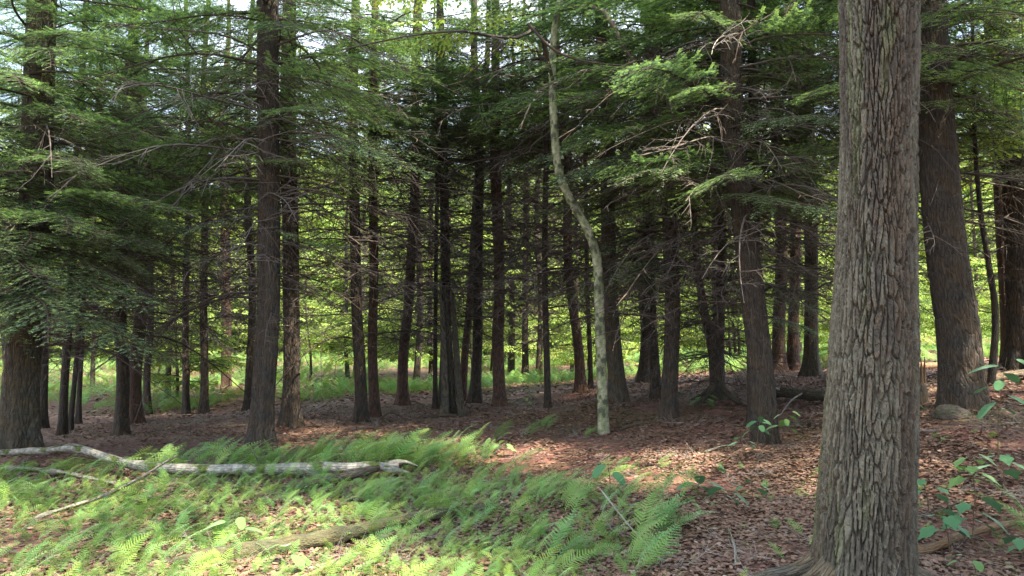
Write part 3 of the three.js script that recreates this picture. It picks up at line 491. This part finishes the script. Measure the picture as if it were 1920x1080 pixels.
// the big furrowed trunk in the foreground
{
  const x = 1.92, z = -4.2, y = H(x, z) - .05, t = thing('maple_tree', 'big foreground trunk with deeply furrowed grey-brown bark', 'tree', x, y, z), b = new MB();
  const cx = (h) => .058 * Math.min(h, 5) + .03 * Math.sin(h * .9), R = (h) => .232 - .011 * h + .012 * Math.sin(h * 2.1), seg = 330, nx = 58, ht = 4.2; let prev = null;
  for (let h = -.2; h <= ht; h += .009) {
    const row = [], ex = Math.exp(-Math.max(h, -.05) / .2);
    for (let j = 0; j <= seg; j++) {
      const th = ((j % seg) / seg) * 6.28318, ct = Math.cos(th), st = Math.sin(th), sp = [ct * 1.6, st * 1.6];
      let r = R(h) * (1 + ex * (.3 + .2 * Math.cos(3 * th - .4) + .13 * Math.cos(5 * th + 1)) + .07 * (noise(ct + 3, h * .7, st + 3) - .5));
      const wx = 1.5 * (noise(sp[0] * 1.2, h * 2.1, sp[1] * 1.2) - .5) + .5 * (noise(sp[0] * 4, h * 9, sp[1] * 4 + 9) - .5), u = (th / 6.28318) * nx + wx, v = h * 5.2 + 1.3 * (noise(sp[0] * 5, h * 5, sp[1] * 5 + 30) - .5);
      const [e, id] = plates(u, v, nx, 77, .95), [e2, id2] = plates(u * 1.5 + .9 * (noise(u, h * 30, 5) - .5), v * 4, nx * 1.5, 91, .95);
      const crack = sstep(.05, .19, e), fl = sstep(.0, .12, e2);
      r += .024 * (crack - .75) + .007 * (id - .5) + (.005 * (fl - .6) + .008 * (id2 - .5)) * crack + .005 * (noise(u * 4, h * 70, 4) - .5) + .0045 * (noise(u * 9, h * 110, 14) - .5);
      const lich = sstep(.42, .62, fbm(sp[0] * 1.5 + 4, h * 1.3, sp[1] * 1.5, 3) + .25 * (id - .5)), brown = sstep(.5, .66, fbm(sp[0] * 1.1 + 9, h * .45 + 3, sp[1] * 1.1, 3) + .3 * (id2 - .5)), moss = sstep(.58, .72, fbm(sp[0] * 2, h * 1.6 + 20, sp[1] * 2, 3) - .12 * clamp(h - .3) + .05), k = .62 + .5 * noise(u * 3, h * 38, 8) + .5 * (id2 - .5);
      let c = [lerp(.1, .17, lich), lerp(.087, .158, lich), lerp(.062, .112, lich)];
      c = [lerp(c[0], .1, brown * .8), lerp(c[1], .073, brown * .8), lerp(c[2], .046, brown * .8)];
      c = [lerp(c[0], .13, moss * .6), lerp(c[1], .15, moss * .6), lerp(c[2], .06, moss * .6)].map((q) => q * k * .68);
      row.push(b.v(cx(h) + ct * r, h, st * r, (2 * j) / seg, h / .55, c));
    }
    if (prev) for (let j = 0; j < seg; j++) b.quad(prev[j], row[j], row[j + 1], prev[j + 1]);
    prev = row;
  }
  part('trunk', b.geo(false), M.bigBark, t);
  const top = [[cx(4.1), 4.1, 0], [cx(5), 5, 0], [.3, 8, .1], [.4, 12, 0], [.5, 17, .2]], c = curve(top, 30);
  part('upper_trunk', new MB().tube(c, c.map((_, i) => lerp(R(4.2) * .97, .04, i / 30)), 24, null, .06, 4).geo(), M.hemlockGrey, t);
  for (const [az, L, r0] of [[2.7, .5, .055], [-2.6, .55, .06], [-.35, .6, .07], [3.4, .75, .05]]) {
    const dx = Math.cos(az), dz = -Math.sin(az), g = (d) => H(x + dx * d, z + dz * d) - y, q = curve([[dx * .15, g(.2) + .16, dz * .15], [dx * .33, g(.33) + .05, dz * .33], [dx * L, g(L) + .015, dz * L], [dx * L * 1.5, g(L * 1.5) - .05, dz * L * 1.5]], 16);
    part('root', new MB().tube(q, q.map((_, i) => lerp(r0, .018, i / 16)), 12, null, .16, az).geo(), M.bigRoot, t);
  }
  const r = rng(93), list = [];
  for (let i = 0; i < 10; i++) {
    const h = 9 + i * .7, a = i * 2.4, L = 3.6 - .22 * i, at = (v) => V(.35 + Math.cos(a) * L * v, h + L * (.7 * v - .2 * v * v), -Math.sin(a) * L * v);
    part('branch', new MB().tube([at(0), at(.3), at(.65), at(1)], [.06, .045, .03, .012], 8).geo(), M.hemlockGrey, t);
    for (let k = 0; k < 30; k++) { const q = at(.25 + .8 * r()); list.push([q.x + .8 * (r() - .5), q.y + .8 * (r() - .5), q.z + .8 * (r() - .5), r() * 6.28, .4 * (r() - .5), 1 + .5 * r()]); }
  }
  sprays(t, list);
}

// ---------------------------------------------------------------- fallen wood, snag, stump, stone
function fallen(name, label, pts, r0, r1, mat, cat, seg = 14, rough = .14, extra) {
  const x = pts[0][0], z = pts[0][2], y = H(x, z), c = curve(pts.map((p) => [p[0] - x, (p[1] === null ? H(p[0], p[2]) + lerp(r0, r1, .5) * .6 : p[1]) - y, p[2] - z]), 50), t = thing(name, label, cat, x, y, z);
  part('stem', new MB().tube(c, c.map((_, i) => lerp(r0, r1, i / 50) * (1 + .3 * (noise(i * .6, r0 * 99) - .5)) * (i < 4 ? .45 + .14 * i : 1)), seg, null, rough, r0 * 50).geo(), mat, t);
  for (const p of extra ?? []) { const q = curve(p[0].map((a) => [a[0] - x, a[1] - y, a[2] - z]), 14); part('branch', new MB().tube(q, q.map((_, i) => lerp(p[1], p[1] * .35, i / 14)), 8, null, .12, 3).geo(), p[2] ?? mat, t); }
  return t;
}
const g = (x, z, d = 0) => [x, H(x, z) + d, z];
{
  const t = fallen('fallen_birch', 'long pale fallen birch log lying across the ferns at left', [g(-1.2, -8, .1), g(-2.03, -8, .09), g(-3.56, -8, .1), g(-4.28, -8.3, .15), g(-4.96, -8.6, .27), g(-5.67, -8.9, .2), g(-6.9, -9.2, .12)], 0.066, .033, M.birch, 'log', 18, .22, [[[g(-1.35, -8, .13), g(-1.15, -8.02, .14), g(-1.0, -8.0, .1)], .036, M.birch], [[g(-1.35, -7.97, .09), g(-1.2, -7.95, .07), g(-1.08, -7.93, .05)], .04, M.birch], [[g(-4.9, -8.6, .3), g(-5.02, -8.5, .33), g(-5.2, -8.3, .3)], .014], [[g(-2.7, -8, .2), g(-2.75, -7.9, .34)], .01]]);
}
fallen('rotten_branch', 'dark rotten branch propped beneath the pale birch log', [g(-1.4, -7.95, .1), g(-1.91, -7.5, .06), g(-2.4, -6.95, .02)], .05, .03, M.rotten, 'branch');
fallen('dead_stick', 'pale thin stick lying in ferns below the left end of the birch log', [g(-6.2, -8.5, .1), g(-4.92, -8.1, .1), g(-3.95, -7.6, .04)], .035, .018, M.birch, 'stick', 8);
fallen('dead_stick', 'thin pale stick slanting through the ferns toward the birch log', [g(-3.9, -6.1, .06), g(-3.65, -6.9, .12), g(-3.55, -7.95, .25)], .02, .011, M.birch, 'stick', 8);
fallen('mossy_log', 'low dark mossy log half buried in the front ferns', [g(-2.3, -5.15, .02), g(-1.67, -5.4, .06), g(-1.26, -5.6, .07), g(-.77, -6.1, .05), g(-.05, -6.5, .0)], .075, .035, M.mossy, 'log', 16, .25);
fallen('fallen_branch', 'brown barkless branch on the litter right of the big trunk', [g(2.45, -4.9, .0), g(2.75, -5, .035), g(3.07, -5.2, .05), g(3.46, -5.4, .045), g(4.2, -5.6, .03)], .03, .022, M.brownWood, 'branch', 12);
fallen('fallen_log', 'fallen grey log with broken limbs beyond the left-leaning hemlock', [g(4.35, -13.2, .12), g(4.5, -12.2, .12), g(4.75, -11.2, .1)], .1, .075, M.hemlockGrey, 'log', 14, .15, [[[g(4.45, -12.4, .15), g(4.1, -12.0, .25), g(3.75, -11.7, .1)], .02, M.paleTwig], [[g(4.5, -12.1, .2), g(4.3, -11.6, .45), g(4.05, -11.4, .5)], .015, M.paleTwig], [[g(4.6, -11.8, .15), g(4.2, -11.3, .12), g(3.9, -10.9, .04)], .016, M.paleTwig]]);
fallen('fallen_log', 'dark log lying at the right edge beside the thick trunk', [g(6.95, -10.9, .1), g(7.6, -11.1, .1), g(8.6, -11.3, .1)], .06, .05, M.rotten, 'log');
fallen('fallen_log', 'brown log along the far edge of the litter, right', [g(7.2, -15.8, .1), g(8.4, -16, .12), g(10, -16.2, .1)], .08, .07, M.brownWood, 'log');
fallen('dead_stick', 'short dark stick on litter just right of the beech foot', [g(1.6, -11.15, .02), g(1.8, -11.2, .03), g(2.05, -11.2, .02)], .025, .02, M.rotten, 'stick', 8);
fallen('dead_stick', 'dark stick lying in front of the split snag', [g(-1.75, -14, .02), g(-1.3, -14, .04), g(-.9, -13.9, .02)], .03, .02, M.rotten, 'stick', 8);
fallen('dead_stick', 'bowed dead twig making an arch near the close pair of stems', [g(-2.45, -13.6, 0), g(-2.2, -13.6, .17), g(-1.9, -13.6, 0)], .014, .01, M.rotten, 'stick', 6);
fallen('dead_stick', 'thin grey dead stem slanting through the front ferns', [g(.72, -6.2, .22), g(.86, -5.5, .1), g(.98, -4.9, .01)], .006, .008, M.paleTwig, 'stick', 6);
fallen('dead_stick', 'short pale stick leaning up left of the big trunk', [g(1.36, -4.6, .0), g(1.38, -4.7, .1), g(1.37, -4.8, .2)], .01, .007, M.birch, 'stick', 6);
fallen('dead_stick', 'pale stick lying on litter in front of the left-leaning hemlock', [g(2.2, -8.6, .02), g(2.45, -8.75, .04), g(2.6, -8.8, .03)], .016, .01, M.birch, 'stick', 6);
{ // the split hollow snag
  const x = -1.15, z = -14.5, y = H(x, z) - .04, t = thing('split_snag', 'split hollow grey snag standing left of centre', 'snag', x, y, z);
  for (const s of [-1, 1]) {                                 // two shells of wood with the dark hollow between them
    const b = new MB(), n = 44, mm = 14, at = (h, u, inner) => { const a = (s < 0 ? lerp(1.75, 5.15, u) : lerp(-1.0, 1.1, u)) , R = (.185 - .03 * h) * (1 + .45 * Math.exp(-h / .18)) * (1 + .12 * Math.sin(a * 5 + h)) - (inner ? .05 : 0), o = s > 0 ? .03 + .015 * h : 0; return [-.066 * h + o + Math.cos(a) * R, h, Math.sin(a) * R]; };
    const rows = []; for (let i = 0; i <= n; i++) { const row = [], top = (u) => 2.35 + .35 * Math.sin(u * 9 + s) * noise(u * 6, s + 3); for (let j = 0; j <= mm; j++) row.push(b.v(...at((i / n) * top(j / mm), j / mm, 0), j / mm * .5, i / n * 4)); for (let j = mm; j >= 0; j--) row.push(b.v(...at((i / n) * top(j / mm), j / mm, 1), j / mm * .5, i / n * 4)); rows.push(row); }
    for (let i = 0; i < n; i++) for (let j = 0; j < rows[0].length; j++) { const k = (j + 1) % rows[0].length; b.quad(rows[i][j], rows[i + 1][j], rows[i + 1][k], rows[i][k]); }
    for (let j = 0; j < mm; j++) b.quad(rows[n][j], rows[n][j + 1], rows[n][2 * mm - j], rows[n][2 * mm + 1 - j]);
    part('trunk_shell', b.geo(), M.hemlockGrey, t);
  }
}
{ // the broken stump on the mound
  const x = 5.27, z = -9.65, y = H(x, z) - .03, t = thing('broken_stump', 'small broken jagged stump left of the thick leaning hemlock', 'stump', x, y, z), r = rng(15);
  const c = curve([[0, -.05, 0], [0, .15, 0], [-.01, .3, 0]], 8); part('base', new MB().tube(c, c.map((_, i) => lerp(.1, .062, i / 8)), 14, null, .25, 3).geo(), M.rotten, t);
  for (let i = 0; i < 7; i++) { const a = i * .9, h = .4 + .25 * r(); part('splinter', new MB().tube([V(Math.cos(a) * .045, .2, Math.sin(a) * .045), V(Math.cos(a) * .05, h * .75, Math.sin(a) * .05), V(Math.cos(a) * .055, h, Math.sin(a) * .055)], [.022, .016, .004], 5).geo(), M.brownWood, t); }
}
{ // the mossy stone
  const s = new THREE.IcosahedronGeometry(1, 5), p = s.attributes.position; for (let i = 0; i < p.count; i++) { const v = V(p.getX(i), p.getY(i), p.getZ(i)), k = 1 + .5 * (fbm(v.x * 1.3 + 5, v.y * 1.3, v.z * 1.3) - .5); p.setXYZ(i, v.x * .2 * k, v.y * .13 * k, v.z * .17 * k); } s.computeVertexNormals();
  single('mossy_stone', s, M.stone, 'low grey-green stone at the foot of the thick leaning hemlock', 'stone', null, [4.95, H(4.95, -8.45) + .03, -8.45]);
}

// ---------------------------------------------------------------- leaf litter
{
  const kinds = [0, 1, 2].map((k) => { const b = new MB(), r = rng(300 + k), cu = .25 + .2 * k, n = 9; const ring = []; const c = b.v(0, .004, 0); for (let i = 0; i < n; i++) { const a = (i / n) * 6.283, q = k === 1 ? (i % 2 ? .62 : 1.05) : .8 + .25 * r(), X = Math.cos(a) * .5 * q * (k === 2 ? 1.2 : 1), Z = Math.sin(a) * .36 * q; ring.push(b.v(X, cu * (X * X * .7 + Z * Z * 1.6) + .05 * (r() - .5), Z)); } for (let i = 0; i < n; i++) b.tri(c, ring[(i + 1) % n], ring[i]); return b.geo(); });
  const tones = [[.185, .108, .074], [.21, .136, .1], [.15, .085, .061], [.25, .178, .136], [.175, .115, .09], [.12, .073, .053], [.32, .26, .21]], r = rng(400), ms = [[], [], []], cs = [[], [], []];
  const scatter = (n, d0, d1, s0) => { for (let i = 0; i < n; i++) { const d = Math.sqrt(d0 * d0 + (d1 * d1 - d0 * d0) * r()), x = d * (r() * 1.7 - .85), k = Math.floor(r() * 3), s = s0 * (.6 + .8 * r()), c = tones[Math.floor(r() * r() * 6.99)], f = .75 + .5 * r(); const bare = fbm(x * 1.1, d * 1.1, 60); if (bare < .44 && r() < lerp(.85, .3, clamp((bare - .3) / .14))) continue; ms[k].push(M4(x, H(x, -d) + .004 + .02 * r() * r(), -d, (r() - .5) * .65, r() * 6.28, (r() - .5) * .65, s)); cs[k].push(C3(c[0] * f * .84, c[1] * f * .8, c[2] * f * .76)); } };
  scatter(130000, 3.2, 9, .036); scatter(84000, 9, 17, .047); scatter(24000, 17, 30, .11);
  ms.forEach((m, k) => { const o = copies(numbered('leaf_litter'), kinds[k], M.litter, m, cs[k], scene); o.userData.label = ['reddish brown fallen leaves strewn over the forest floor', 'ragged brown fallen leaves mixed into the forest floor litter', 'long curled brown leaves mixed into the forest floor litter'][k]; o.userData.category = 'leaf litter'; });
  // small twigs in the litter
  const tw = []; for (let i = 0; i < 700; i++) { const d = 3.6 + 13 * r(), x = d * (r() * 1.6 - .8); tw.push(M4(x, H(x, -d) + .015, -d, r() * 6, r() * 6.28, (r() - .5) * .15, .12 + .3 * r() * r())); }
  const o = copies('fallen_twigs', DEAD[2], M.paleTwig, tw, null, scene); o.userData.label = 'thin grey twigs scattered through the brown litter'; o.userData.category = 'twigs';
}

// ---------------------------------------------------------------- ferns
function frond(seed, fine) {                                 // a lacy frond rising from the origin and leaning to +x
  const r = rng(seed), b = new MB(), L = .5, lean = .75 + .25 * r(), ax = (t) => V(L * lean * (.35 * t + .45 * t * t), L * (1.0 * t - .38 * t * t), L * .12 * Math.sin(2.5 * t + seed)), n = fine ? 14 : 11;
  b.tube([ax(0), ax(.25), ax(.5), ax(.75), ax(1)], [.0028, .0024, .0018, .0012, .0005], 3);
  for (let i = 0; i < n; i++) {
    const t = .2 + .8 * (i / n), p = ax(t), q = ax(t + .02), d = q.sub(p).normalize(), len = .12 * Math.pow(1 - t, .8) * 1.4 * sstep(.1, .36, t) + .008;
    for (const s of [-1, 1]) {
      const o = V(0, 0, s).addScaledVector(d, .45 + .2 * r()).add(V(0, .12 * (r() - .7), 0)).normalize(), l = len * (.85 + .3 * r()), m = fine ? Math.max(3, Math.round(l / .011)) : Math.max(2, Math.round(l / .016)), up = V(-d.y, d.x, 0);
      for (let k = 0; k < m; k++) for (const e of [-1, 1]) {
        const u = (k + .35) / m, w = (fine ? .0085 : .013) * (1 - .6 * u) + .002, c = p.clone().addScaledVector(o, l * u).addScaledVector(up, -.12 * l * u * u), dd = d.clone().multiplyScalar(e).addScaledVector(o, .5).addScaledVector(up, .3 * (r() - .5)).normalize(), h = l / m * .52;
        const A = b.v(c.x - o.x * h, c.y - o.y * h, c.z - o.z * h), B = b.v(c.x + o.x * h, c.y + o.y * h, c.z + o.z * h), T = b.v(c.x + dd.x * w, c.y + dd.y * w, c.z + dd.z * w);
        b.tri(A, B, T);
      }
    }
  }
  return b.geo(false);
}
const FROND = [501, 502, 503].map((s) => frond(s, true)), FROND2 = [511, 512, 513].map((s) => frond(s, false));
const inFerns = (x, d) => {                                  // how thickly ferns grow there, 0..1
  const edge = d < 5.2 ? .1 : d < 7 ? lerp(.3, .55, (d - 5.2) / 1.8) : lerp(.5, -.55, (d - 7) / 2.4), n = fbm(x * .8, d * .8, 70), far = x < -4.6 ? 8.3 : x < -2.2 ? lerp(8.3, 9.5, (x + 4.6) / 2.4) : 9.6;
  const L = x < -1.26 ? 5.15 + .43 * (x + 2.3) : 5.6 + .74 * (x + 1.26), clear = x > -2.4 && x < 0 && d > L - .4 && d < L + .1 ? .2 : 1;
  return d > far || d < 3.2 ? 0 : clear * sstep(.35, -.35, x - edge) * (d < 6.5 ? .35 + .75 * sstep(.36, .6, n) : .65 + .35 * n);
};
{
  const r = rng(600), ms = [[], [], []], cs = [[], [], []], low = [[], [], []], lc = [[], [], []];
  const tone = () => { const f = .75 + .5 * r(), y = r(); return C3(f * lerp(.75, 1.2, y), f, f * lerp(1.15, .7, y)); };
  for (let i = 0; i < 7000; i++) {
    const d = Math.sqrt(10 + (92 - 10) * r()), x = d * (r() * 1.75 - .9); if (r() > inFerns(x, d)) continue;
    const k = i % 3, s = (.35 + .75 * r()) * (.7 + .6 * noise(x * 1.3, d * 1.3, 90)) * (d > 8.1 ? 1 : d < 6 ? .6 : .62); ms[k].push(M4(x, H(x, -d), -d, (r() - .5) * .7, .1 + (r() - .5) * (r() < .2 ? 6 : 1.9), (r() - .5) * .55, s)); cs[k].push(tone());
  }
  for (let i = 0; i < 5500; i++) {                           // low green tufts between them
    const d = Math.sqrt(10 + 50 * r()), x = d * (r() * 1.75 - .9); if (r() > inFerns(x - .5, d) + .06) continue;
    const k = i % 3; low[k].push(M4(x, H(x, -d) - .01, -d, r() - .5, r() * 6.28, (r() - .5) * .6, .2 + .22 * r())); lc[k].push(tone());
  }
  for (let i = 0; i < 17000; i++) {                          // the green cover beyond the litter
    const d = 17 + 30 * Math.pow(r(), 1.1), x = d * (r() * 1.8 - .9), edge = x < -1 ? 18.5 : 19; if (d < edge + 3 * fbm(x * .4, d * .4, 75) || fbm(x * .3, d * .3, 78) < .38) continue;
    const k = i % 3; low[k].push(M4(x, H(x, -d), -d, (r() - .5) * .6, r() * 6.28, (r() - .5) * .5, .8 + .7 * r())); lc[k].push(tone());
  }
  ms.forEach((m, k) => { const o = copies(numbered('fern_carpet'), FROND[k], M.fernCover, m, cs[k], scene); o.userData.label = ['soft green carpet of lacy ferns filling the left foreground', 'upright lacy ferns mixed into the left foreground carpet', 'arching lacy ferns mixed into the left foreground carpet'][k]; o.userData.category = 'ferns'; });
  low.forEach((m, k) => { const o = copies(numbered('ground_cover'), FROND2[k], M.fernCover, m, lc[k], scene); o.userData.label = ['low green ground cover growing between ferns and beyond the litter', 'small lacy ground cover mixed among the low greenery', 'tufted ground cover mixed among the low greenery'][k]; o.userData.category = 'ground cover'; });
}
function fernClump(x, z, n, s, m, label, group, seed, az = 0) {
  const r = rng(seed), t = thing('fern', label, 'fern', x, H(x, z) - .005, z, group);
  for (let i = 0; i < n; i++) { const f = part('frond', FROND[Math.floor(r() * 3)], M.fern[m], t), k = s * (.75 + .5 * r()); f.position.set((r() - .5) * .12, 0, (r() - .5) * .12); f.rotation.set((r() - .5) * .7, az + (r() - .5) * 1.7, (r() - .5) * .5, 'YZX'); f.scale.setScalar(k); }
}
{
  const r = rng(650);
  // ferns standing singly on the litter in front, right of the carpet
  for (let i = 0; i < 46; i++) { const d = 4.7 + 2.3 * r(), x = lerp(.1, 1.25, Math.pow(r(), .9)) * (d / 5.5); fernClump(x, -d, 1 + Math.floor(3 * r()), .6 + .3 * r(), Math.floor(r() * 3), 'bright lacy fern on brown litter at front centre, left of the big trunk', 'ferns scattered on litter at front centre', 2000 + i); }
  for (let i = 0; i < 26; i++) { const d = 6.6 + 1.6 * r(), x = lerp(.2, 1.7, r()); fernClump(x, -d, 2 + Math.floor(2 * r()), 0.45 + .25 * r(), Math.floor(r() * 3), 'small fern in the shade behind the bright front ferns', 'small shaded ferns behind the front ones', 2100 + i); }
  for (let i = 0; i < 34; i++) { const d = 8.5 + .9 * r(), x = lerp(-2.6, -.5, r()); fernClump(x, -d, 3, .85, Math.floor(r() * 3), 'tall fern in the thick bank behind the birch log', 'tall ferns behind the birch log', 2200 + i); }
  for (let i = 0; i < 40; i++) { const d = 4.9 + 1.9 * r(), x = lerp(-3.4, .1, r()); fernClump(x, -d, 2, .6, Math.floor(r() * 3), 'yellow-green fern in the sunlit front carpet below the birch log', 'ferns in the front carpet', 2300 + i); }
  for (const [x, z, s, l] of [[.45, -11.2, .6, 'small fern on litter left of the pale beech foot'], [.2, -10.4, .7, 'pale sunlit fern in the bright litter patch, left of the beech'], [-.25, -10, .8, 'yellowish fern at the left end of the bright litter patch'], [1.05, -10.6, .5, 'little fern tuft just in front of the beech foot']]) fernClump(x, z, 5, s, 1, l, null, x * 1000 + 9e3);
  fernClump(3.75, -5.45, 3, 1.15, 1, 'large drooping fern at the right edge above the brown branch', null, 2401, 3.3);
  fernClump(3.5, -4.9, 3, .9, 1, 'bright fern at the lower right corner beside the brown branch', null, 2402, 2.9);
}

// ---------------------------------------------------------------- broad-leaved seedlings
function broadLeaf(seed, lobed) {
  const b = new MB(), r = rng(seed), pts = [], n = 16; const c = b.v(.5, 0, 0, .5, .5);
  for (let i = 0; i < n; i++) { const a = PI + (i / n) * 6.283, q = lobed ? (1 + .28 * Math.cos(5 * a) * .8) * .46 : .5 * (1 - .06 * r()), X = .5 + Math.cos(a) * q * (Math.cos(a) > .6 ? 1.25 : 1), Z = Math.sin(a) * q * (lobed ? .95 : .72); pts.push(b.v(X, -.22 * X * X + .32 * Math.abs(Z) * .5, Z, X, Z)); }
  for (let i = 0; i < n; i++) b.tri(c, pts[(i + 1) % n], pts[i]);
  return b.geo();
}
const BROAD = [broadLeaf(1, false), broadLeaf(2, true)];
function seedling(x, z, h, n, size, kind, mat, label, seed, group) {
  const r = rng(seed), t = thing('seedling', label, 'plant', x, H(x, z) - .01, z, group), lx = (r() - .5) * .3, lz = (r() - .5) * .3, ax = (u) => V(lx * h * u * u, h * u, lz * h * u * u);
  part('stem', new MB().tube([ax(0), ax(.4), ax(.75), ax(1)], [.0045, .004, .003, .0018], 5).geo(), M.brownWood, t);
  for (let i = 0; i < n; i++) { const u = lerp(.45, 1, (i + .5) / n), p = ax(u), a = i * 2.5 + r(), m = part('leaf', BROAD[kind], mat, t), s = size * (.7 + .5 * r()), k = .03 + .06 * r(); m.position.set(p.x + Math.cos(a) * k, p.y + .015, p.z - Math.sin(a) * k); m.rotation.set((r() - .5) * .5, a, -.1 - .35 * r(), 'YZX'); m.scale.set(s * 1.15, s, s); part('leaf_stalk', new MB().tube([p, V(p.x + Math.cos(a) * k, p.y + .015, p.z - Math.sin(a) * k)], [.0015, .001], 3).geo(), M.mossy, t); }
}
const D = M.broad, LT = M.broadLight;
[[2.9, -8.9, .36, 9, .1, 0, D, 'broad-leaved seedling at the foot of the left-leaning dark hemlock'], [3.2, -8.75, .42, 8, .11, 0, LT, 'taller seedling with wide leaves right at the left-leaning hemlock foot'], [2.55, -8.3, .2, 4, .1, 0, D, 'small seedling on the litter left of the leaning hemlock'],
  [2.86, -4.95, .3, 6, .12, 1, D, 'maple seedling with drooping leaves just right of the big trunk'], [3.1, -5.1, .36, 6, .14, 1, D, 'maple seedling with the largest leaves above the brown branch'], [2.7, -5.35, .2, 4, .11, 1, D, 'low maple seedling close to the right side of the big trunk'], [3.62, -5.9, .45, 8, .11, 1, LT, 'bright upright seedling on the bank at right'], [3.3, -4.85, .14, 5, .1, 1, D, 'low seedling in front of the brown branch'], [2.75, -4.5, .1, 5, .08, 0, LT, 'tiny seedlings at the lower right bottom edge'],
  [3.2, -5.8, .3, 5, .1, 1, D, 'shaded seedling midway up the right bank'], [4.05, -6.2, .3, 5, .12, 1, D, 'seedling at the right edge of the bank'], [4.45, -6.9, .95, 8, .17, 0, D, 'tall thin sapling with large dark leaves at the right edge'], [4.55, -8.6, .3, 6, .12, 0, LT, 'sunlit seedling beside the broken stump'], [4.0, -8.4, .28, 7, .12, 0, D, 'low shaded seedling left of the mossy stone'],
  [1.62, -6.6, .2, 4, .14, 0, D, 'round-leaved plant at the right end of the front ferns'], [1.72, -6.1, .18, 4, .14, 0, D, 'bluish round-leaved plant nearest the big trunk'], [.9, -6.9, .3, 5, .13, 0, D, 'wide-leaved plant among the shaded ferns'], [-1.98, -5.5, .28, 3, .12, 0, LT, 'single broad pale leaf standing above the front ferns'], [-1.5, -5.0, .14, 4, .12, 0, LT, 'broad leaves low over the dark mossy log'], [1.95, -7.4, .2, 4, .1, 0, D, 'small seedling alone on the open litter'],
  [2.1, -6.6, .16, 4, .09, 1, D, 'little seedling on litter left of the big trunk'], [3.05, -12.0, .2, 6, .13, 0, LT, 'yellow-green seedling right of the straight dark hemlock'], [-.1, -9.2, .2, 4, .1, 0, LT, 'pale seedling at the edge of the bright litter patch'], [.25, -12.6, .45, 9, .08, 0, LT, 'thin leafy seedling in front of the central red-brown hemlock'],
].forEach((a, i) => seedling(...a, 3000 + i));

renderer.render(scene, camera);
